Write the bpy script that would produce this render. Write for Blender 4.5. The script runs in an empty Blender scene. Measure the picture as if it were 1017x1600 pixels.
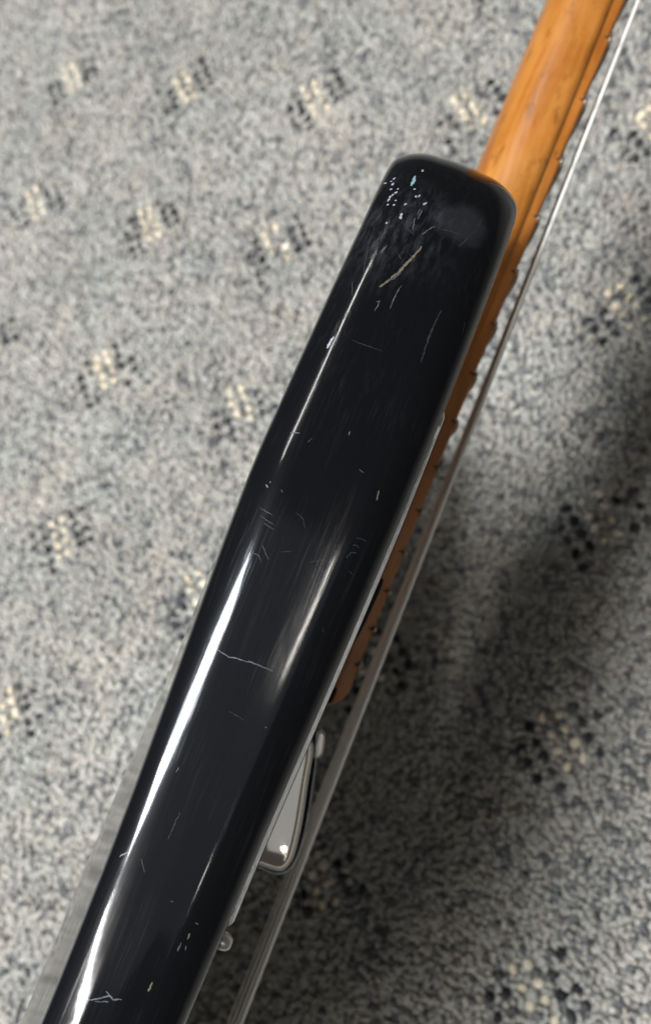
import bpy, bmesh, math, random
import numpy as np
from mathutils import Vector, Matrix, noise

scene = bpy.context.scene
COL = scene.collection
random.seed(7)
rng = np.random.default_rng(7)

# ------------------------------------------------------------------ camera
CAM_H = 0.5222                                   # lens height above the carpet
# rows: world X, Y, Z axes written in camera axes (x right, y down, z forward)
Zc = Vector((-0.32624803, -0.25339095, -0.91068943)).normalized()
Lc = Vector((0.371, -0.927, 0.066)).normalized()  # run of the bass neck
Yc = (Lc - Zc * Lc.dot(Zc)).normalized()
Xc = Yc.cross(Zc)
C2W = Matrix((Xc, Yc, Zc))                       # camera axes -> world
cam_rot = C2W @ Matrix(((1, 0, 0), (0, -1, 0), (0, 0, -1)))
cd = bpy.data.cameras.new('camera')
cam = bpy.data.objects.new('camera', cd)
COL.objects.link(cam)
cam.matrix_world = Matrix.Translation((0, 0, CAM_H)) @ cam_rot.to_4x4()
cd.sensor_fit = 'VERTICAL'
cd.sensor_height = 36.0
cd.sensor_width = 36.0
cd.lens = 27.0
cd.clip_start = 0.01
cd.clip_end = 50.0
cd.dof.use_dof = True
cd.dof.focus_distance = 0.232
cd.dof.aperture_fstop = 8.6
scene.camera = cam

# ------------------------------------------------------------------ exposure, world, lamps
scene.view_settings.view_transform = 'Standard'
scene.view_settings.look = 'None'
scene.view_settings.exposure = 0.0
scene.view_settings.gamma = 1.0
world = bpy.data.worlds.new('World')
scene.world = world
world.use_nodes = True
bg = world.node_tree.nodes['Background']
bg.inputs['Color'].default_value = (0.93, 0.96, 1.0, 1)
bg.inputs['Strength'].default_value = 0.06

def lamp(name, loc, target, sx, sy, watts, color, roll=0.0):
    ld = bpy.data.lights.new(name, 'AREA')
    ld.shape = 'RECTANGLE'
    ld.size = sx
    ld.size_y = sy
    ld.energy = watts
    ld.color = color
    o = bpy.data.objects.new(name, ld)
    COL.objects.link(o)
    o.location = loc
    d = Vector(target) - Vector(loc)
    o.rotation_euler = (d.to_track_quat('-Z', 'Y').to_matrix() @ Matrix.Rotation(roll, 3, 'Z')).to_euler()
    return o

def ceiling_lamp(name, a, b, width, radiance, color=(1.0, 0.985, 0.96), z=2.4):
    """a fixture hung level at height z, running from a to b, facing down"""
    a, b = Vector((*a, z)), Vector((*b, z))
    d = b - a
    ld = bpy.data.lights.new(name, 'AREA')
    ld.shape = 'RECTANGLE'
    ld.size, ld.size_y = d.length, width
    ld.energy = radiance * math.pi * d.length * width
    ld.color = color
    o = bpy.data.objects.new(name, ld)
    COL.objects.link(o)
    o.location = (a + b) / 2
    o.rotation_euler = (0, 0, math.atan2(d.y, d.x))
    return o

ceiling_lamp('ceiling_tube', (-0.8, 0.25), (-0.95, 2.1), 0.08, 42)
ceiling_lamp('ceiling_panel', (-0.42, -0.32), (-1.5, -1.2), 0.36, 80, (0.86, 0.93, 1.0))
ceiling_lamp('ceiling_tube', (1.25, -0.08), (1.25, -0.62), 0.045, 60, (1.0, 0.95, 0.88))
ceiling_lamp('ceiling_tube', (1.62, -1.32), (1.62, -1.41), 0.05, 60, (1.0, 0.95, 0.88))
ceiling_lamp('ceiling_tube', (-0.25, -1.6), (-1.45, -1.5), 0.04, 400)
ceiling_lamp('ceiling_glow_fill', (-0.1, -0.75), (1.9, -0.75), 1.5, 0.34, (0.78, 0.88, 1.0))  # no fixture: added dim glow standing in for the unseen ceiling in reflections

# ------------------------------------------------------------------ helpers
def tag(o, label=None, cat=None, group=None, kind=None):
    for k, v in (('label', label), ('category', cat), ('group', group), ('kind', kind)):
        if v:
            o[k] = v
    return o

def link(name, me, mat, parent=None, smooth=True):
    if mat:
        me.materials.append(mat)
    if smooth:
        me.polygons.foreach_set('use_smooth', [True] * len(me.polygons))
    o = bpy.data.objects.new(name, me)
    COL.objects.link(o)
    if parent:
        o.parent = parent
    return o

def from_data(name, vs, fs, mat, parent=None, smooth=True):
    me = bpy.data.meshes.new(name)
    me.from_pydata([tuple(v) for v in vs], [], fs)
    me.update()
    return link(name, me, mat, parent, smooth)

def from_bm(name, bm, mat, parent=None, smooth=True):
    me = bpy.data.meshes.new(name)
    bmesh.ops.recalc_face_normals(bm, faces=bm.faces)
    bm.to_mesh(me)
    bm.free()
    return link(name, me, mat, parent, smooth)

def spline(pts, n, closed=True):
    """Catmull-Rom through pts, resampled to n points of even spacing."""
    P = [np.array(p, float) for p in pts]
    m = len(P)
    out = []
    segs = m if closed else m - 1
    for i in range(segs):
        if closed:
            a, b, c, d = P[i - 1], P[i], P[(i + 1) % m], P[(i + 2) % m]
        else:
            a, b, c, d = P[max(i - 1, 0)], P[i], P[i + 1], P[min(i + 2, m - 1)]
        for k in range(24):
            s = k / 24
            out.append(0.5 * ((2 * b) + (c - a) * s + (2 * a - 5 * b + 4 * c - d) * s * s + (3 * b - a - 3 * c + d) * s ** 3))
    if closed:
        out.append(out[0])
    else:
        out.append(P[-1])
    out = np.array(out)
    L = np.concatenate([[0], np.cumsum(np.linalg.norm(np.diff(out, axis=0), axis=1))])
    q = np.linspace(0, L[-1], n + (1 if closed else 0))
    r = np.stack([np.interp(q, L, out[:, k]) for k in range(out.shape[1])], 1)
    return r[:-1] if closed else r

def sstep(a, b, x):
    s = np.clip((x - a) / (b - a), 0, 1)
    return s * s * (3 - 2 * s)

# ------------------------------------------------------------------ materials
class NT:
    def __init__(self, name):
        self.m = bpy.data.materials.new(name)
        self.m.use_nodes = True
        self.t = self.m.node_tree
        self.b = self.t.nodes['Principled BSDF']
    def n(self, typ, **kw):
        nd = self.t.nodes.new(typ)
        for k, v in kw.items():
            setattr(nd, k, v)
        return nd
    def l(self, a, b):
        self.t.links.new(a, b)
    def set(self, **kw):
        for k, v in kw.items():
            self.b.inputs[k.replace('_', ' ')].default_value = v
    def coords(self, scale=(1, 1, 1), rot=(0, 0, 0)):
        tc = self.n('ShaderNodeTexCoord')
        mp = self.n('ShaderNodeMapping')
        mp.inputs['Scale'].default_value = scale
        mp.inputs['Rotation'].default_value = rot
        self.l(tc.outputs['Object'], mp.inputs['Vector'])
        return mp.outputs['Vector']
    def noise(self, vec, scale, detail=4, rough=0.55):
        nz = self.n('ShaderNodeTexNoise')
        nz.inputs['Scale'].default_value = scale
        nz.inputs['Detail'].default_value = detail
        nz.inputs['Roughness'].default_value = rough
        self.l(vec, nz.inputs['Vector'])
        return nz.outputs['Fac']
    def ramp(self, fac, stops, interp='LINEAR'):
        r = self.n('ShaderNodeValToRGB')
        r.color_ramp.interpolation = interp
        el = r.color_ramp.elements
        while len(el) < len(stops):
            el.new(0.5)
        for e, (p, c) in zip(el, stops):
            e.position = p
            e.color = (*c, 1) if len(c) == 3 else c
        self.l(fac, r.inputs['Fac'])
        return r.outputs['Color']
    def math(self, op, a, b=None, c=None):
        nd = self.n('ShaderNodeMath', operation=op)
        for i, v in enumerate((a, b, c)):
            if v is None:
                continue
            if isinstance(v, (int, float)):
                nd.inputs[i].default_value = v
            else:
                self.l(v, nd.inputs[i])
        return nd.outputs[0]
    def bump(self, h, strength, dist):
        b = self.n('ShaderNodeBump')
        b.inputs['Strength'].default_value = strength
        b.inputs['Distance'].default_value = dist
        self.l(h, b.inputs['Height'])
        self.l(b.outputs['Normal'], self.b.inputs['Normal'])

def g3(v):
    return (v, v, v)

def mat_lacquer():
    k = NT('black_lacquer')
    k.set(Base_Color=(0.005, 0.005, 0.006, 1), Roughness=0.27, IOR=1.5)
    k.b.inputs['Specular IOR Level'].default_value = 0.03
    k.b.inputs['Coat Weight'].default_value = 1.0
    k.b.inputs['Coat IOR'].default_value = 1.36
    # polishing hairlines: noise drawn out along several directions
    acc = None
    for rz, sc in ((0.25, (900, 30, 900)), (-0.5, (1100, 45, 900)), (1.2, (800, 35, 900)), (0.05, (1500, 22, 900))):
        f = k.noise(k.coords(sc, (0, 0, rz)), 1.0, 2, 0.5)
        line = k.ramp(f, [(0.60, g3(0)), (0.70, g3(1))])
        acc = line if acc is None else k.math('ADD', acc, line)
    patch = k.ramp(k.noise(k.coords(), 28, 4, 0.6), [(0.42, g3(0.1)), (0.66, g3(1))])
    worn = k.math('MULTIPLY', acc, patch)
    smear = k.ramp(k.noise(k.coords((1, 0.5, 1)), 60, 5, 0.65), [(0.35, g3(0.0)), (0.75, g3(1))])
    r = k.math('MULTIPLY_ADD', worn, 0.10, 0.055)
    r = k.math('MULTIPLY_ADD', smear, 0.06, r)
    # a dull grey spot on the end of the horn, with an uneven outline
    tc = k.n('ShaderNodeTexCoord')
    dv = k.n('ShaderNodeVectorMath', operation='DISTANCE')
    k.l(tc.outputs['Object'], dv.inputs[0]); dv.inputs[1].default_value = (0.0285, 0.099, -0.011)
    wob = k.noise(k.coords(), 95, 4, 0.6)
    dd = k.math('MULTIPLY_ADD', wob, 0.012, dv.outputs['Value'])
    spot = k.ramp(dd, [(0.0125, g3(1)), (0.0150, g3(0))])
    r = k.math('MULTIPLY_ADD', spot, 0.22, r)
    # the rubbed shoulder of the horn: streaks of haze along the edge
    dv2 = k.n('ShaderNodeVectorMath', operation='DISTANCE')
    k.l(tc.outputs['Object'], dv2.inputs[0]); dv2.inputs[1].default_value = (0.009, 0.088, -0.012)
    rub = k.ramp(k.math('MULTIPLY_ADD', wob, 0.02, dv2.outputs['Value']), [(0.018, g3(1)), (0.036, g3(0))])
    streak = k.ramp(k.noise(k.coords((520, 70, 520), (0, 0, -0.25)), 1.0, 5, 0.7), [(0.45, g3(0)), (0.72, g3(1))])
    rubbed = k.math('MULTIPLY', rub, streak)
    r = k.math('MULTIPLY_ADD', rubbed, 0.3, r)
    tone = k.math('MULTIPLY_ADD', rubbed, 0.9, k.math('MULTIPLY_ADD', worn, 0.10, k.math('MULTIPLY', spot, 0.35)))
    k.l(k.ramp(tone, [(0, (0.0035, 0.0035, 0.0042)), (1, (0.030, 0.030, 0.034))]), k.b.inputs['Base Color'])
    k.l(r, k.b.inputs['Coat Roughness'])
    h = k.noise(k.coords((1, 0.6, 1)), 110, 3, 0.5)
    k.bump(h, 0.05, 0.0006)
    k.l(k.b.inputs['Normal'].links[0].from_socket, k.b.inputs['Coat Normal'])
    return k.m

def mat_amber(name, stops, scale, rough):
    k = NT(name)
    warp = k.n('ShaderNodeTexNoise'); warp.inputs['Scale'].default_value = 14.0
    tc = k.n('ShaderNodeTexCoord'); k.l(tc.outputs['Object'], warp.inputs['Vector'])
    ad = k.n('ShaderNodeVectorMath', operation='MULTIPLY_ADD')
    k.l(warp.outputs['Color'], ad.inputs[0]); ad.inputs[1].default_value = (0.012, 0.012, 0.012); k.l(tc.outputs['Object'], ad.inputs[2])
    def st(sc):
        mp = k.n('ShaderNodeMapping'); mp.inputs['Scale'].default_value = sc
        k.l(ad.outputs[0], mp.inputs['Vector']); return mp.outputs['Vector']
    g = k.noise(st((330, 9, 330)), 1.0, 6, 0.65)
    g2 = k.noise(st((70, 6, 70)), 1.0, 4, 0.6)
    g3_ = k.noise(st((30, 30, 30)), 1.0, 4, 0.6)
    m = k.math('MULTIPLY_ADD', g2, 0.4, k.math('MULTIPLY_ADD', g3_, 0.28, k.math('MULTIPLY', g, 0.32)))
    c = k.ramp(m, [(0.36 + (p - 0.5) * 0.0 if False else 0.5 + (p - 0.5) * 0.7, q) for p, q in stops])
    # handling dirt and dings
    d = k.ramp(k.noise(k.coords((1, 0.35, 1)), 170, 5, 0.7), [(0.28, g3(0.35)), (0.42, g3(1.0))])
    mx = k.n('ShaderNodeMix', data_type='RGBA', blend_type='MULTIPLY'); mx.inputs['Factor'].default_value = 0.8
    k.l(c, mx.inputs[6]); k.l(d, mx.inputs[7]); k.l(mx.outputs[2], k.b.inputs['Base Color'])
    k.set(Roughness=rough, IOR=1.5)
    k.b.inputs['Specular IOR Level'].default_value = 0.45
    k.l(k.math('MULTIPLY_ADD', g3_, 0.35, rough - 0.12), k.b.inputs['Roughness'])
    k.bump(k.noise(k.coords((90, 22, 90)), 1.0, 5, 0.65), 0.4, 0.001)
    return k.m

def mat_simple(name, col, rough, metal=0.0, bump=0.0, bscale=900):
    k = NT(name)
    k.set(Base_Color=(*col, 1), Roughness=rough, Metallic=metal)
    f = k.noise(k.coords(), bscale, 4, 0.6)
    k.l(k.math('MULTIPLY_ADD', f, rough * 0.6, rough * 0.7), k.b.inputs['Roughness'])
    if bump:
        k.bump(f, bump, 0.0003)
    return k.m

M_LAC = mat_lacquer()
M_NECK = mat_amber('amber_maple', [(0.3, (0.20, 0.062, 0.009)), (0.5, (0.34, 0.118, 0.018)), (0.7, (0.44, 0.180, 0.036))], 1, 0.27)
M_BOARD = mat_amber('amber_fretboard', [(0.3, (0.18, 0.05, 0.007)), (0.5, (0.33, 0.105, 0.013)), (0.72, (0.44, 0.16, 0.024))], 1, 0.42)
M_FRET = mat_simple('worn_nickel', (0.36, 0.30, 0.22), 0.4, 0.8)
M_GAP = mat_simple('grime', (0.035, 0.018, 0.009), 0.7)
M_STRING = mat_simple('bright_string', (0.80, 0.76, 0.68), 0.45, 0.15)
M_STRING2 = mat_simple('aged_string', (0.46, 0.42, 0.35), 0.45, 0.4)
M_CHROME = mat_simple('chrome', (0.84, 0.73, 0.60), 0.05, 1.0)
M_RIM = mat_simple('brushed_steel', (0.62, 0.58, 0.53), 0.35, 0.5)
M_LIP = mat_simple('grey_steel', (0.36, 0.38, 0.38), 0.4, 0.4)
M_PLYW = mat_simple('aluminium_edge', (0.84, 0.83, 0.80), 0.36, 0.8, 0.8, 1500)
M_PLYB = mat_simple('black_plastic', (0.008, 0.008, 0.008), 0.6)
M_PLYB.node_tree.nodes['Principled BSDF'].inputs['Specular IOR Level'].default_value = 0.15
M_BRASS = mat_simple('brass_screw', (0.55, 0.42, 0.22), 0.3, 1.0)
M_SCRATCH = mat_simple('scratched_lacquer', (0.32, 0.32, 0.33), 0.5, 0.0)

def mat_pile():
    k = NT('carpet_yarn')
    at = k.n('ShaderNodeAttribute', attribute_name='yarn')
    f = k.noise(k.coords((1, 1, 1)), 1400, 3, 0.6)
    v = k.ramp(f, [(0.25, g3(0.72)), (0.75, g3(1.25))])
    mx = k.n('ShaderNodeMix', data_type='RGBA', blend_type='MULTIPLY')
    mx.inputs['Factor'].default_value = 1
    k.l(at.outputs['Color'], mx.inputs[6])
    k.l(v, mx.inputs[7])
    k.l(mx.outputs[2], k.b.inputs['Base Color'])
    k.set(Roughness=0.95)
    k.b.inputs['Specular IOR Level'].default_value = 0.1
    k.bump(f, 0.5, 0.0006)
    return k.m

def mat_floor():
    k = NT('carpet_backing')
    f = k.noise(k.coords(), 230, 3, 0.7)
    k.l(k.ramp(f, [(0.35, (0.05, 0.05, 0.05)), (0.5, (0.24, 0.235, 0.215)), (0.65, (0.38, 0.37, 0.34))]), k.b.inputs['Base Color'])
    k.set(Roughness=0.95)
    k.bump(f, 0.8, 0.003)
    return k.m

# ------------------------------------------------------------------ the carpet
floor = from_data('floor', [(-4, -4, 0), (4, -4, 0), (4, 4, 0), (-4, 4, 0)], [(0, 1, 2, 3)], mat_floor(), None, False)
tag(floor, kind='structure')

PITCH = 0.00715
ANG = math.radians(2.0)
EX = np.array([math.cos(ANG), math.sin(ANG)])
EY = np.array([-math.sin(ANG), math.cos(ANG)])
ORG = np.array([-0.676, 0.3894])
LC = np.array([0.1423, 0.0049])
LR = np.array([0.0307, -0.1437])

def build_pile():
    x0, x1, y0, y1 = -1.0, 0.42, -0.52, 0.72
    motif = {}
    for r in range(-4, 9):
        for c in range(-6, 11):
            p = ORG + LC * c + LR * r - ORG
            ci, cj = int(round(p @ EX / PITCH)), int(round(p @ EY / PITCH))
            for a in range(-2, 4):
                for b in range(-3, 3):
                    cream = a in (0, 1)
                    if cream and b == 2: continue
                    if cream and b == -3: continue
                    if not cream and (b == -3 or b == -2 and random.random() < 0.6): continue
                    if not cream and b == 2 and random.random() < 0.7: continue
                    if a in (-2, 3) and random.random() < 0.18: continue
                    if random.random() < 0.03: continue
                    motif[(ci + a + b, cj + a - b)] = 1 if cream else 2
    n = int(1.6 / PITCH)
    cells = []
    for i in range(-n // 2, n):
        for j in range(-n, n // 2):
            p = ORG + EX * (i * PITCH) + EY * (j * PITCH)
            if x0 < p[0] < x1 and y0 < p[1] < y1:
                # leave out what lies far outside the picture
                if p[0] + 0.9 * (p[1] + 0.52) * -0.55 > 0.30: continue
                if p[0] < -0.42 and p[1] < -0.95 * (p[0] + 0.42) * 1.5 - 0.50 + 0.05: continue
                cells.append((i, j, p))
    tx, tc, tr = [], [], []
    LIGHT = np.array([(0.38, 0.375, 0.345), (0.345, 0.34, 0.315), (0.31, 0.307, 0.29), (0.40, 0.393, 0.36), (0.36, 0.337, 0.305)])
    DARK = np.array([(0.17, 0.172, 0.175), (0.12, 0.124, 0.13), (0.21, 0.21, 0.205)])
    CREAM = np.array([(0.66, 0.58, 0.44), (0.57, 0.50, 0.38), (0.68, 0.61, 0.49)])
    BLACK = np.array([(0.03, 0.03, 0.033), (0.05, 0.05, 0.053), (0.075, 0.075, 0.078)])
    for i, j, p in cells:
        mkey = motif.get((i, j))
        if mkey:
            pal = CREAM if mkey == 1 else BLACK
            tx.append(p + rng.normal(0, 0.00025, 2)); tc.append(pal[rng.integers(len(pal))] * rng.uniform(0.85, 1.1)); tr.append(0.0033 if mkey == 1 else 0.0030)
            continue
        for a in (-0.25, 0.25):
            for b in (-0.25, 0.25):
                q = p + EX * (a * PITCH) + EY * (b * PITCH)
                d = noise.noise((q[0] * 60, q[1] * 60, 3.1)) * 0.5 + noise.noise((q[0] * 17, q[1] * 17, 9.0)) * 0.35
                dark = rng.random() < 0.20 - d * 0.35
                pal = DARK if dark else LIGHT
                tx.append(q + rng.normal(0, 0.0006, 2)); tc.append(pal[rng.integers(len(pal))] * rng.uniform(0.85, 1.12)); tr.append(0.0023)
    tx, tc, tr = np.array(tx), np.array(tc), np.array(tr)
    for q in range(len(tx)):                     # slow drift of the dye and of tread dirt
        a = noise.noise((tx[q, 0] * 9, tx[q, 1] * 9, 1.7)); b = noise.noise((tx[q, 0] * 22, tx[q, 1] * 22, 5.2))
        tc[q] *= 1 + 0.10 * a + 0.07 * b
        tc[q] *= np.array([1.02 + 0.03 * b, 0.985 - 0.012 * b, 0.945 - 0.04 * b])
    N = len(tx)
    # one tuft: base ring, shoulder ring, tip
    k = 6
    ang = np.arange(k) * 2 * np.pi / k
    base = np.stack([np.cos(ang) * 0.95, np.sin(ang) * 0.95, np.zeros(k) - 0.1], 1)
    mid = np.stack([np.cos(ang + .3) * 1.0, np.sin(ang + .3) * 1.0, np.zeros(k) + 0.9], 1)
    top = np.stack([np.cos(ang + .6) * 0.6, np.sin(ang + .6) * 0.6, np.zeros(k) + 1.5], 1)
    T = np.concatenate([base, mid, top, [[0, 0, 1.7]]])
    nv = len(T)
    faces = []
    for r in range(2):
        for s in range(k):
            s2 = (s + 1) % k
            faces.append((r * k + s, r * k + s2, (r + 1) * k + s2, (r + 1) * k + s))
    tris = [(2 * k + s, 2 * k + (s + 1) % k, 3 * k) for s in range(k)]
    V = np.repeat(T[None], N, 0)
    V[:, :, :2] *= 1 + rng.normal(0, 0.12, (N, nv, 1))
    knot = (tr > 0.0026)[:, None]
    el = np.where(knot, rng.uniform(0.85, 1.25, (N, 1)), rng.uniform(0.75, 1.35, (N, 1)))
    V[:, :, 0] *= el
    V[:, :, 1] /= el
    th = rng.uniform(0, np.pi, (N, 1))
    X = V[:, :, 0] * np.cos(th) - V[:, :, 1] * np.sin(th)
    Y = V[:, :, 0] * np.sin(th) + V[:, :, 1] * np.cos(th)
    hz = np.where(knot, rng.uniform(0.9, 1.5, (N, 1)), rng.uniform(0.5, 1.6, (N, 1)))
    Zz = V[:, :, 2] * hz
    lean = rng.normal(0, 0.32, (N, 2)) * np.where(knot, 0.6, 1.0)
    X = X + lean[:, :1] * np.maximum(Zz, 0)
    Y = Y + lean[:, 1:] * np.maximum(Zz, 0)
    hscale = np.where(knot[:, 0], 0.0021, 0.0019)[:, None]
    P = np.stack([X * tr[:, None] + tx[:, :1], Y * tr[:, None] + tx[:, 1:], Zz * hscale + 0.0005], 2).reshape(-1, 3)
    off = (np.arange(N) * nv)[:, None]
    q = (np.array(faces)[None] + off[:, :, None]).reshape(-1, 4)
    t3 = (np.array(tris)[None] + off[:, :, None]).reshape(-1, 3)
    me = bpy.data.meshes.new('carpet_pile')
    me.vertices.add(len(P)); me.vertices.foreach_set('co', P.ravel())
    nl = q.size + t3.size
    me.loops.add(nl); me.loops.foreach_set('vertex_index', np.concatenate([q.ravel(), t3.ravel()]))
    me.polygons.add(len(q) + len(t3))
    me.polygons.foreach_set('loop_start', np.concatenate([np.arange(len(q)) * 4, q.size + np.arange(len(t3)) * 3]))
    me.update(calc_edges=True)
    me.polygons.foreach_set('use_smooth', np.ones(len(me.polygons), bool))
    ca = me.color_attributes.new('yarn', 'FLOAT_COLOR', 'POINT')
    rgba = np.ones((N, nv, 4)); rgba[:, :, :3] = tc[:, None, :]
    ca.data.foreach_set('color', rgba.ravel())
    me.materials.append(mat_pile())
    o = bpy.data.objects.new('carpet_pile', me)
    COL.objects.link(o)
    tag(o, 'mottled grey carpet pile woven with small cream and black checked motifs', 'carpet pile', kind='stuff')
    print('tufts', N)

build_pile()

def build_lint():
    vs, fs = [], []
    for i in range(70):
        x, y = random.uniform(-0.85, 0.1), random.uniform(-0.35, 0.55)
        a, L = random.uniform(0, 6.28), random.uniform(0.003, 0.011)
        bend, r = random.uniform(-1.2, 1.2), random.uniform(0.00008, 0.0002)
        rows = []
        for k in range(7):
            p = Vector((x, y, 0.0042 + 0.0006 * math.sin(k * 1.3 + i)))
            x += math.cos(a) * L / 6; y += math.sin(a) * L / 6; a += bend / 6
            side = Vector((-math.sin(a), math.cos(a), 0)) * r
            rows.append(len(vs))
            vs += [p + side, p + Vector((0, 0, r)), p - side, p - Vector((0, 0, r))]
        for b, c in zip(rows[:-1], rows[1:]):
            for q in range(4):
                fs.append((b + q, b + (q + 1) % 4, c + (q + 1) % 4, c + q))
        fs.append((rows[0] + 3, rows[0] + 2, rows[0] + 1, rows[0])); fs.append(tuple(rows[-1] + q for q in range(4)))
    o = from_data('lint', vs, fs, mat_simple('lint_fibre', (0.72, 0.70, 0.66), 0.8), None)
    tag(o, 'stray pale lint fibres caught on the grey carpet pile', 'lint', kind='stuff')
build_lint()

# ------------------------------------------------------------------ the bass: local x across the body (back to front), y up the neck, z out of the edge
Wc = Vector((-0.018, 0.0, -1.0))
Wc = (Wc - Lc * Wc.dot(Lc)).normalized()
Tc = Lc.cross(Wc)
R3 = Matrix((C2W @ Tc, C2W @ Lc, C2W @ Wc)).transposed()
D0 = 0.225
org = Vector((0, 0, CAM_H)) + C2W @ (Vector((0.018, 0.0, 1.0)) * D0)
MID = 0.027                                      # the camera looks down at this depth from the back
bass = bpy.data.objects.new('bass_guitar', None)
COL.objects.link(bass)
bass.matrix_world = Matrix.Translation(org - (C2W @ Tc) * MID) @ R3.to_4x4()
tag(bass, 'scratched glossy black bass guitar stood on its edge with amber maple neck', 'bass guitar')

T = 44.0
OUT = [(-385, -140), (-380, -220), (-340, -290), (-270, -322), (-200, -320), (-130, -296), (-60, -282), (0, -286), (45, -275),
       (68, -245), (58, -214), (28, -190), (0, -176), (-16, -158), (-18, -135), (-12, -112), (6, -99), (38, -94), (74, -90), (102, -84), (118, -74),
       (128, -60), (130.5, -45), (128.5, -31), (121.5, -20), (108.5, -12.5), (91, -7), (60, -0.5), (22, 3.5), (-20, 4.2), (-60, 3.6), (-110, 3.4),
       (-160, 3.6), (-230, 4), (-300, -14), (-355, -62)]

def front_t(u):
    """front face of the body: it tapers a little towards the forearm cut"""
    return np.interp(u, [-400, -150, -125, -95, -65, -34, 5, 45, 92, 140], [39.5, 40.6, 41.4, 42.0, 43.0, 44.0, 44.9, 45.3, 45.6, 45.6])

def back_t(u):
    return np.interp(u, [-400, -150, -110, -80, -50, -20, 0, 20, 50, 90, 140], [-9.2, -9.2, -8.8, -7.6, -5.6, -3.6, -2.7, -2.0, -1.3, -0.6, -0.6])

def edge_t(u, w):
    """where the back round-over of the edge begins: the belly cut lifts it off the back face"""
    s = np.interp(u, [-400, -330, -260, -150, -120, -95, -70, -45, -20, 0, 25, 60], [-9, -9, 2.0, 2.0, 1.7, 1.1, 0.2, -0.9, -1.8, -2.3, -2.3, -1.6])
    b = back_t(u)
    return np.where((w > -30) & (u < 50), np.maximum(s, b), b)

ol = spline(OUT, 620)
# make it run so that the inside lies to the left
area = np.sum(ol[:, 0] * np.roll(ol[:, 1], -1) - np.roll(ol[:, 0], -1) * ol[:, 1])
if area < 0:
    ol = ol[::-1]
tan = np.roll(ol, -1, 0) - np.roll(ol, 1, 0)
tan /= np.linalg.norm(tan, axis=1)[:, None]
nin = np.stack([-tan[:, 1], tan[:, 0]], 1)       # inward
PROF_N = 18
SPLIT = math.radians(36)

def round_over(big, small):
    """edge section from the outermost line to the face: (distance towards the face, inset); a broad arc runs into a tight corner"""
    out = []
    for k in range(PROF_N + 1):
        a = math.pi / 2 * k / PROF_N
        if a < SPLIT:
            out.append((big * math.sin(a), big * (1 - math.cos(a))))
        else:
            out.append((big * math.sin(SPLIT) + small * (math.sin(a) - math.sin(SPLIT)), big * (1 - math.cos(SPLIT)) + small * (math.cos(SPLIT) - math.cos(a))))
    return out

PB, PF = round_over(21.0, 5.5), round_over(21.0, 6.5)
WB, RB = PB[-1]
WF, RF = PF[-1]

def body_rings():
    rings = []
    u, w = ol[:, 0], ol[:, 1]
    b0, te, tf = back_t(u), edge_t(u, w), front_t(u)
    cut = te - b0                                # depth of the belly cut here
    dep = 45.0 * np.clip(cut / 8.0, 0, 1)
    far = ol + nin * (RB + 1.0 + dep)[:, None]
    rings.append((far, back_t(far[:, 0])))
    mid = ol + nin * (RB + 0.5 + 0.85 * dep)[:, None]
    rings.append((mid, back_t(mid[:, 0]) + 0.12 * cut + 0.01))
    for x, y in PB[::-1]:
        rings.append((ol + nin * y, te + WB - x))
    for s in (0.25, 0.5, 0.75):
        rings.append((ol - nin * 0.5 * math.sin(s * math.pi), te + WB + (tf - WF - WB - te) * s))
    for x, y in PF:
        rings.append((ol + nin * y, tf - WF + x))
    return rings

rings = body_rings()
n = len(ol)
vs, fs = [], []
for pts, tt in rings:
    vs += [(tt[i] / 1000, pts[i, 0] / 1000, pts[i, 1] / 1000) for i in range(n)]
for r in range(len(rings) - 1):
    for i in range(n):
        j = (i + 1) % n
        fs.append((r * n + i, r * n + j, (r + 1) * n + j, (r + 1) * n + i))
bm = bmesh.new()
bv = [bm.verts.new(v) for v in vs]
for f in fs:
    bm.faces.new([bv[i] for i in f])
caps = [bm.faces.new([bv[i] for i in range(n)][::-1]), bm.faces.new([bv[(len(rings) - 1) * n + i] for i in range(n)])]
for v in bv[:n] + bv[-n:]:
    v.co.x = 0.0                                 # flat while it is cut into strips
capf = set(caps)
for cu in (-150, -125, -95, -80, -65, -34, -20, 5, 20, 45, 92):
    geo = list(capf) + list({e for f in capf for e in f.edges}) + list({v for f in capf for v in f.verts})
    bmesh.ops.bisect_plane(bm, geom=geo, plane_co=(0, cu / 1000, 0), plane_no=(0, 1, 0))
    bm.faces.ensure_lookup_table()
    capf = {f for f in bm.faces if all(abs(v.co.x) < 1e-9 for v in f.verts)}
first, lastr = set(bv[:n]), set(bv[-n:])
side = {}
for f in capf:
    sgn = 0 if any(v in first for v in f.verts) else 1
    for v in f.verts:
        side.setdefault(v, sgn)
for v, sgn in side.items():
    v.co.x = float((front_t if sgn else back_t)(v.co.y * 1000)) / 1000
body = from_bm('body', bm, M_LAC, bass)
low = min((bass.matrix_world @ Vector(v)).z for v in vs)
print('lowest body point', low)

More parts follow.
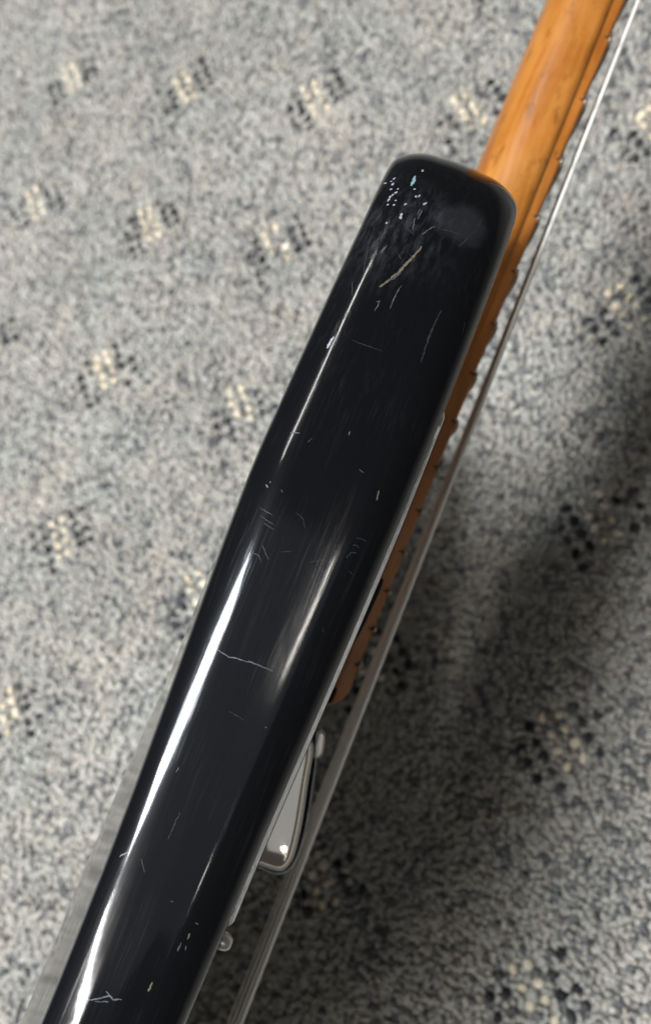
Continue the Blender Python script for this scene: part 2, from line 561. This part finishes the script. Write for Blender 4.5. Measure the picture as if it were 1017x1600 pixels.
# pickguard: white ply under a thin black one, along the front of the upper edge
def sheet(name, poly, t0, t1, mat, parent, bev=0.4, dense=None):
    poly = spline(poly, 260) if dense is None else dense
    m = len(poly)
    P = np.array(poly, float)
    F = front_t(P[:, 0])
    tn = np.roll(P, -1, 0) - np.roll(P, 1, 0)
    tn /= np.linalg.norm(tn, axis=1)[:, None]
    ar = np.sum(P[:, 0] * np.roll(P[:, 1], -1) - np.roll(P[:, 0], -1) * P[:, 1])
    ni = np.stack([-tn[:, 1], tn[:, 0]], 1) * (1 if ar > 0 else -1)
    vs = [((F[i] + t0) / 1000, p[0] / 1000, p[1] / 1000) for i, p in enumerate(P)]
    vs += [((F[i] + t1 - bev) / 1000, p[0] / 1000, p[1] / 1000) for i, p in enumerate(P)]
    P2 = P + ni * bev
    vs += [((F[i] + t1) / 1000, p[0] / 1000, p[1] / 1000) for i, p in enumerate(P2)]
    bm = bmesh.new()
    v = [bm.verts.new(x) for x in vs]
    for r in range(2):
        for i in range(m):
            j = (i + 1) % m
            bm.faces.new((v[r * m + i], v[r * m + j], v[(r + 1) * m + j], v[(r + 1) * m + i]))
    bm.faces.new(v[:m]); bm.faces.new(v[2 * m:])
    return from_bm(name, bm, mat, parent, False)

def top_w(u):
    s = [(p[0], p[1]) for p in ol if p[1] > -40]
    s.sort()
    return float(np.interp(u, [q[0] for q in s], [q[1] for q in s]))

pg = [(u, top_w(u) - 9.6 - max(0, (u + 12) / 52 * 3.2)) for u in range(40, -128, -6)]
pg += [(-134, -30), (-136, -60), (-150, -110), (-175, -170), (-190, -240), (-140, -262), (-60, -258), (10, -262), (38, -250), (40, -222), (5, -190),
       (-14, -176), (-84, -170), (-84, -100), (-14, -100), (10, -84), (42, -62), (46, -30)]
pgd = spline(pg, 260)
sheet('pickguard', None, 0.02, 1.2, M_PLYW, bass, 0.3, pgd)
tn = np.roll(pgd, -1, 0) - np.roll(pgd, 1, 0); tn /= np.linalg.norm(tn, axis=1)[:, None]
ar = np.sum(pgd[:, 0] * np.roll(pgd[:, 1], -1) - np.roll(pgd[:, 0], -1) * pgd[:, 1])
pgi = pgd + np.stack([-tn[:, 1], tn[:, 0]], 1) * (1 if ar > 0 else -1) * 0.9
sheet('pickguard_face', None, 1.22, 1.5, M_PLYB, bass, 0.2, pgi)

# ------------------------------------------------------------------ neck and fretboard
W0 = -135.0
U_BRIDGE, SCALE = -322.0, 864.0
U_NUT = U_BRIDGE + SCALE
U_END = -66.0

def half_w(u):
    return 31.5 - (u - U_END) / (U_NUT - U_END) * 10.5

def tilt(u):
    return 0.0086 * (u + 50)

def loft(name, us, section, mat, parent, close=True):
    vs, fs = [], []
    m = None
    for u in us:
        sec = section(u)
        m = len(sec)
        vs += [(t / 1000, u / 1000, w / 1000) for t, w in sec]
    bm = bmesh.new()
    v = [bm.verts.new(x) for x in vs]
    for r in range(len(us) - 1):
        for i in range(m):
            j = (i + 1) % m
            bm.faces.new((v[r * m + i], v[r * m + j], v[(r + 1) * m + j], v[(r + 1) * m + i]))
    bm.faces.new(v[:m]); bm.faces.new(v[-m:])
    return from_bm(name, bm, mat, parent)

def neck_sec(u):
    hw, dt = half_w(u), tilt(u)
    t1 = 54.0 + dt
    depth = 29.5 - max(0, (u - 100)) * 0.004
    sec = []
    for k in range(33):
        a = math.pi * k / 32
        ca, sa = math.cos(a), math.sin(a)
        x = math.copysign(abs(ca) ** 0.72, ca) * hw
        sec.append((t1 - depth * abs(sa) ** 0.85, W0 + x))
    return sec

us = [-62, -50, -30, 0, 20, 40, 70, 100, 150, 200, 260, 330, 400, 460, 515, U_NUT]
neck = loft('neck', us, neck_sec, M_NECK, bass)

FRETS = [U_BRIDGE + SCALE * 2 ** (-k / 12) for k in range(0, 21)]

def wear(u):
    """the played board dips from each fret down to the next one"""
    for a, b in zip(FRETS[:-1], FRETS[1:]):
        if b < u <= a:
            s = (a - u) / (a - b)
            return -0.95 * s ** 1.3
    return 0.0

def board_sec(u):
    hw, dt = half_w(u), tilt(u)
    e = (U_END + 5) - u
    end = -(e / 11.0) ** 2 * 8.0 if e > 0 else 0.0
    dt += end
    hw -= max(0, -end) * 0.25
    dip = wear(u) + end * 0.0
    sec = [(54.05 + dt - end, W0 - hw), (54.05 + dt - end, W0 + hw), (58.2 + dt + dip, W0 + hw - 0.15), (59.0 + dt + dip, W0 + hw - 0.7)]
    if end < -3.5:
        sec[0] = (sec[2][0] - 0.6, W0 - hw); sec[1] = (sec[2][0] - 0.6, W0 + hw)
    for k in range(1, 8):
        x = (1 - k / 4) * (hw - 0.7)
        sec.append((59.0 + dt + dip * 0.6 + 1.6 * (1 - (x / hw) ** 2), W0 + x))
    sec += [(59.0 + dt + dip, W0 - hw + 0.7), (58.2 + dt + dip, W0 - hw + 0.15)]
    return sec
bu = [U_END - 6 + 1.2 * k for k in range(10)]
for a, b in zip(FRETS[:-1], FRETS[1:]):
    bu += [b + 0.02 + (a - b - 0.04) * q / 6 for q in range(7)]
bu = sorted(x for x in bu if x < U_NUT)
board = loft('fretboard', bu, lambda u: [(t, w * 1.0) for t, w in board_sec(u)], M_BOARD, bass)
es = board.data.polygons
board.data.polygons.foreach_set('use_smooth', [False] * len(es))

for k in range(1, 21):
    u = U_BRIDGE + SCALE * 2 ** (-k / 12)
    hw, dt = half_w(u), tilt(u)
    bm = bmesh.new()
    prof = [(-1.3, -0.5), (-1.3, 0.2), (-0.8, 1.0), (0, 1.45), (0.8, 1.0), (1.3, 0.2), (1.3, -0.5)]
    rows = []
    for q in range(13):
        x = (1 - q / 6) * (hw + 0.7)
        hh = 1.0 if 0 < q < 12 else 0.55
        rows.append([bm.verts.new(((59.0 + dt + 1.6 * (1 - min(1, (x / hw) ** 2)) + (b * hh if b > 0 else b)) / 1000, (u + a) / 1000, (W0 + x) / 1000)) for a, b in prof])
    for q in range(12):
        for i in range(7):
            j = (i + 1) % 7
            bm.faces.new((rows[q][i], rows[q][j], rows[q + 1][j], rows[q + 1][i]))
    bm.faces.new(rows[0]); bm.faces.new(rows[-1])
    fo = from_bm('fret', bm, M_FRET, bass)
    for sg in (1, -1):
        sb = bmesh.new()
        q = [sb.verts.new(((58.9 + dt - a) / 1000, (u + b) / 1000, (W0 + sg * (hw + c)) / 1000)) for a, b, c in
             ((0, -0.4, 0.12), (0, 0.4, 0.12), (2.6, 0.3, 0.12), (2.6, -0.3, 0.12), (0, -0.4, -0.6), (0, 0.4, -0.6), (2.6, 0.3, -0.6), (2.6, -0.3, -0.6))]
        for f in ((0, 1, 2, 3), (4, 5, 6, 7), (0, 1, 5, 4), (1, 2, 6, 5), (2, 3, 7, 6), (3, 0, 4, 7)):
            sb.faces.new([q[i] for i in f])
        from_bm('fret_slot', sb, M_GAP, fo, False)

# headstock and nut, beyond the picture
def head_sec(u):
    s = (u - U_NUT) / 190
    hw = 21 + 26 * math.sin(min(1, s * 1.6) * math.pi / 2) * (1 - 0.25 * s)
    t1 = 59 + tilt(U_NUT) - 4 - 8 * min(1, s * 5)
    return [(t1 - 14, W0 - hw), (t1 - 14, W0 + hw), (t1, W0 + hw), (t1, W0 - hw)]
hs = loft('headstock', [U_NUT + 0.5 + k * 19 for k in range(11)], head_sec, M_NECK, bass)
hs.data.polygons.foreach_set('use_smooth', [False] * len(hs.data.polygons))

# ------------------------------------------------------------------ strings
def tube(pts, rad, k=10):
    bm = bmesh.new()
    rows = []
    for i, p in enumerate(pts):
        p = Vector(p)
        d = (Vector(pts[min(i + 1, len(pts) - 1)]) - Vector(pts[max(i - 1, 0)])).normalized()
        a = d.orthogonal().normalized(); b = d.cross(a)
        rows.append([bm.verts.new(p + (a * math.cos(q * 2 * math.pi / k) + b * math.sin(q * 2 * math.pi / k)) * rad) for q in range(k)])
    for i in range(len(rows) - 1):
        for q in range(k):
            r = (q + 1) % k
            bm.faces.new((rows[i][q], rows[i][r], rows[i + 1][r], rows[i + 1][q]))
    bm.faces.new(rows[0]); bm.faces.new(rows[-1])
    return bm

for i in range(4):
    x = 1.5 - i
    rad = (1.0, 0.8, 0.65, 0.5)[i]
    pts = []
    for u in (U_BRIDGE, -200, -100, 0, 100, 200, 350, U_NUT):
        s = (u - U_BRIDGE) / SCALE
        w = W0 + x * (18.5 + s * (10.5 - 18.5))
        t = 67.6 + s * 0.6 + i * 1.7 * s
        pts.append((t / 1000, u / 1000, w / 1000))
    pts.append(((60.5 + i) / 1000, (U_NUT + 40 + 30 * i) / 1000, (W0 + x * 9 + 8) / 1000))
    from_bm('string', tube(pts, rad / 1000), M_STRING if i == 0 else M_STRING2, bass)

# ------------------------------------------------------------------ fittings on the front
def extrude_w(name, prof, w0, w1, mat, parent, bev=1.2, smooth=True):
    """profile in (u,t), run along w from w0 (near the camera) to w1, edges rounded"""
    bm = bmesh.new()
    a = [bm.verts.new((t / 1000, u / 1000, w0 / 1000)) for u, t in prof]
    b = [bm.verts.new((t / 1000, u / 1000, w1 / 1000)) for u, t in prof]
    m = len(prof)
    bm.faces.new(a); bm.faces.new(b)
    for i in range(m):
        j = (i + 1) % m
        bm.faces.new((a[i], a[j], b[j], b[i]))
    bmesh.ops.recalc_face_normals(bm, faces=bm.faces)
    if bev:
        ed = [e for e in bm.edges if all(x in a for x in e.verts) or all(x in b for x in e.verts)]
        bmesh.ops.bevel(bm, geom=ed, offset=bev / 1000, segments=4, profile=0.5, affect='EDGES')
    return from_bm(name, bm, mat, parent, smooth)

cov = spline([(-83, 43), (-85, 50), (-88, 52), (-100, 54.6), (-115, 58), (-126, 59.6), (-130.5, 59.2), (-133.5, 56), (-134, 43)], 48, False)
extrude_w('pickup_cover', cov.tolist(), -86, -180, M_CHROME, bass, 1.7)
sk = spline([(-82.4, 43), (-83.6, 50.6), (-87.5, 53), (-100, 55.8), (-115, 59.3), (-127, 61), (-132.5, 60.4), (-136, 57), (-136.6, 43)], 48, False)
extrude_w('cover_skirt', sk.tolist(), -90.5, -178, M_RIM, bass, 1.0)
lipc = spline([(-80, 52.0), (-85, 53.6), (-92, 56.2), (-100, 58.2), (-112, 61.0), (-125, 63.0), (-134, 62.2), (-138, 58), (-138.3, 52), (-138.4, 43.5)], 48, False)
lip = np.concatenate([lipc, (lipc + np.array([0.5, -0.7]))[::-1]])
extrude_w('cover_rim', lip.tolist(), -93, -175, M_LIP, bass, 0.2)
extrude_w('bracket', spline([(-79, 52), (-80, 55), (-84, 56.5), (-88, 57), (-90, 55.6), (-90.5, 54)], 16, False).tolist(), -94, -100, M_RIM, bass, 0.8)
extrude_w('finger_rest', spline([(-13, 46.0), (-13.2, 47.4), (-14.6, 48.5), (-28, 47.9), (-36, 46.8), (-37, 45.6)], 24, False).tolist(), -22, -32, M_PLYB, bass, 1.2)

def screw(name, u, w, t, r, h, mat):
    bm = bmesh.new()
    rows = []
    for rr, hh in ((1, 0), (1, 0.35), (0.9, 0.7), (0.6, 0.95), (0.28, 1.0)):
        rows.append([bm.verts.new(((t + h * hh) / 1000, (u + r * rr * math.cos(q * math.pi / 8)) / 1000, (w + r * rr * math.sin(q * math.pi / 8)) / 1000)) for q in range(16)])
    for i in range(4):
        for q in range(16):
            p = (q + 1) % 16
            bm.faces.new((rows[i][q], rows[i][p], rows[i + 1][p], rows[i + 1][q]))
    bm.faces.new(rows[-1]); bm.faces.new(rows[0])
    return from_bm(name, bm, mat, bass)
screw('pickguard_screw', -67, -40, float(front_t(-67)) + 1.5, 2.6, 2.3, M_BRASS)
screw('screw', -133, -17, float(front_t(-133)), 2.6, 4.2, M_RIM)
br = extrude_w('bridge', [(-311, 39), (-311, 58), (-317, 66), (-327, 66), (-333, 60), (-368, 48), (-368, 39)], -100, -170, M_CHROME, bass, 1.0, False)

# ------------------------------------------------------------------ chips and scratches in the lacquer: (u, t) along the edge, width in mm, tone
from mathutils.bvhtree import BVHTree
SCR = [([(107.3,3.4),(107.8,3.6),(108.3,3.7)],0.55,0),([(104.7,3.8),(105.3,4.0),(105.9,4.2)],0.55,0),([(102.6,4.0),(103.0,4.1),(103.4,4.3)],0.55,0),([(101.5,5.7),(101.9,6.1),(102.4,6.4)],0.55,0),([(100.2,5.1),(100.7,5.4),(101.2,5.6)],0.55,0),([(97.8,4.8),(98.5,5.0),(99.2,5.1)],0.55,0),([(96.3,5.1),(96.7,5.3),(97.1,5.4)],0.55,0),([(96.6,7.0),(96.9,7.1),(97.3,7.3)],0.55,0),([(113.1,10.9),(113.6,11.0),(114.1,11.1)],0.55,0),([(104.6,11.0),(104.9,11.2),(105.3,11.4)],0.55,0),([(102.4,13.2),(102.9,13.4),(103.5,13.6)],0.55,0),([(101.9,12.5),(102.4,12.6),(102.8,12.6)],0.55,0),([(97.8,10.2),(98.2,10.5),(98.7,10.8)],0.55,0),([(100.3,15.6),(100.9,16.1),(101.5,16.5)],0.55,0),([(105.6,1.0),(105.6,1.4),(105.7,1.8)],0.55,0),([(99.5,4.7),(99.8,4.9),(100.2,5.0)],0.55,0),([(103.2,6.1),(103.5,6.2),(103.8,6.3)],0.55,0),([(106.2,2.9),(106.5,3.0),(106.7,3.1)],0.55,0),([(89.5,7.2),(89.8,7.3),(90.1,7.5)],0.55,0),([(98.5,7.0),(98.8,7.1),(99.1,7.2)],0.55,0),([(110.5,9.6),(108.1,9.8),(105.9,9.7)],0.9,1),([(94.7,10.5),(92.5,10.8)],0.8,0),([(101.8,-0.2),(98.9,0.1)],0.9,2),([(98.3,16.0),(94.6,15.9)],0.35,0),([(98.4,15.3),(95.7,15.1)],0.25,0),([(94.6,15.0),(90.1,15.7)],0.3,0),([(89.7,18.9),(92.1,20.1),(94.3,21.6)],0.3,0),([(94.1,23.8),(94.7,27.0),(95.0,30.3)],0.5,3),([(90.7,30.9),(95.2,32.6),(98.6,34.1)],0.35,3),([(98.9,33.8),(101.2,34.2),(103.5,34.5)],0.4,3),([(67.8,13.1),(70.8,14.9),(73.9,16.4),(77.5,17.7),(81.1,19.0),(85.8,20.3)],0.7,2),([(68.8,13.7),(72.9,16.1),(76.9,17.2)],0.4,0),([(71.5,15.9),(74.7,17.4)],0.3,0),([(70.8,19.0),(67.2,18.5),(62.4,18.5)],0.3,0),([(59.8,14.4),(61.7,14.8),(63.5,14.8),(62.8,14.0)],0.3,0),([(80.7,4.8),(71.1,6.7)],0.18,3),([(48.7,11.4),(48.7,15.5),(48.8,21.3)],0.15,3),([(68.2,32.9),(59.5,32.4),(50.2,33.0)],0.45,3),([(64.1,41.6),(68.3,41.2),(67.5,40.7)],0.2,3),([(43.9,5.6),(48.0,6.1)],0.6,0),([(67.0,4.7),(62.3,6.4)],0.2,3),([(80.7,14.5),(79.0,15.8)],0.3,3),([(81.9,17.4),(80.0,20.1)],0.25,3),([(90.7,12.3),(88.7,17.0)],0.2,3),([(78.6,9.4),(82.0,10.1)],0.4,0),([(16.0,5.2),(16.9,7.9)],0.25,0),([(-9.7,6.4),(-10.7,11.0)],0.15,3),([(-11.3,8.0),(-11.9,11.4)],0.15,3),([(-7.6,5.2),(-8.3,9.6)],0.15,3),([(-17.3,10.0),(-20.5,13.2)],0.2,3),([(-20.3,8.3),(-20.4,10.2),(-22.0,11.6)],0.2,3),([(-16.8,24.6),(-14.4,28.0)],0.12,3),([(21.4,21.2),(22.7,21.3)],0.25,0),([(13.3,27.7),(12.9,29.4)],0.2,0),([(9.8,35.4),(6.9,35.7)],0.35,2),([(-5.5,34.1),(-5.0,35.5),(-5.3,37.5)],0.25,3),([(-7.7,34.1),(-7.3,35.1),(-7.9,36.1)],0.25,3),([(-11.9,33.8),(-10.0,34.3),(-9.4,36.0)],0.3,3),([(-15.1,35.7),(-15.6,37.8)],0.2,3),([(-4.9,15.5),(-6.0,18.1),(-8.5,19.7)],0.1,3),([(-17.3,15.5),(-15.8,18.6)],0.1,3),([(15.1,11.1),(16.8,11.7)],0.2,3),([(-0.7,4.3),(-1.4,5.2)],0.4,0),([(0.5,5.1),(0.3,5.4)],0.4,0),([(-0.6,9.0),(-1.1,9.7)],0.35,3),([(-32.5,34.9),(-33.6,35.1),(-33.8,35.8)],0.15,3),([(-49.5,9.0),(-50.3,13.2),(-49.9,14.5),(-49.7,16.7),(-49.2,20.0),(-49.2,22.3),(-49.3,26.1)],0.28,0),([(-85.8,11.5),(-84.0,11.8)],0.2,3),([(-64.2,18.9),(-65.1,24.2)],0.1,3),([(-64.7,30.1),(-64.7,30.5)],0.35,0),([(-113.9,5.4),(-111.2,7.5)],0.3,2),([(-151.4,12.7),(-149.5,15.6),(-147.9,17.7),(-148.5,19.0),(-147.4,21.1)],0.4,0),([(-147.2,16.3),(-147.9,17.7)],0.3,0),([(-151.0,14.4),(-149.4,18.0)],0.35,3),([(-130.5,30.5),(-128.0,30.5)],0.4,0),([(-126.7,31.8),(-124.9,31.8)],0.4,2),([(-143.1,27.2),(-140.5,27.2)],0.5,2),([(-129.8,32.4),(-128.4,32.1)],0.3,0),([(-118.4,23.4),(-118.3,24.4)],0.3,3),([(-121.9,32.2),(-122.1,33.1)],0.3,2),([(-103.3,16.5),(-95.2,16.8)],0.12,3),([(-111.2,11.4),(-114.2,13.9)],0.12,3)]
bvh = BVHTree.FromPolygons([v.co for v in body.data.vertices], [p.vertices[:] for p in body.data.polygons])
TONES = [(0.06, 0.062, 0.072), (0.18, 0.27, 0.29), (0.11, 0.092, 0.055), (0.015, 0.0155, 0.019), (0.26, 0.27, 0.30)]
SCR = [(p, w, 4 if c == 0 and w >= 0.55 else c) for p, w, c in SCR]
for tone, colr in enumerate(TONES):
    sv, sf = [], []
    for pts, wd, c in SCR:
        if c != tone:
            continue
        fine = []
        for a, b in zip(pts[:-1], pts[1:]):
            m = max(2, int(math.dist(a, b) / 0.5))
            fine += [(a[0] + (b[0] - a[0]) * k / m, a[1] + (b[1] - a[1]) * k / m) for k in range(m)]
        fine.append(pts[-1])
        row0 = None
        for k, (u, t) in enumerate(fine):
            s = k / max(1, len(fine) - 1)
            a, b = fine[max(0, k - 1)], fine[min(len(fine) - 1, k + 1)]
            du, dt = b[0] - a[0], b[1] - a[1]
            ln = math.hypot(du, dt) or 1
            jit = random.gauss(0, 0.07)
            u, t = u - dt / ln * jit, t + du / ln * jit
            w2 = wd * 0.5 * (0.15 + math.sin(math.pi * (0.06 + 0.88 * s)) ** 0.6) * random.uniform(0.45, 1.25)
            row = []
            for sg in (-1, 1):
                x, y = t + du / ln * sg * w2, u - dt / ln * sg * w2
                hit = bvh.ray_cast(Vector((x / 1000, y / 1000, 0.05)), Vector((0, 0, -1)))
                if hit[0] is None:
                    row = None
                    break
                sv.append(hit[0] + hit[1].normalized() * 0.00004)
                row.append(len(sv) - 1)
            if row and row0:
                sf.append((row0[0], row0[1], row[1], row[0]))
            row0 = row
    k = mat_simple('bare_scratch', colr, 0.55)
    so = from_data('scratches', sv, sf, k, body)
    so['kind'] = 'stuff'
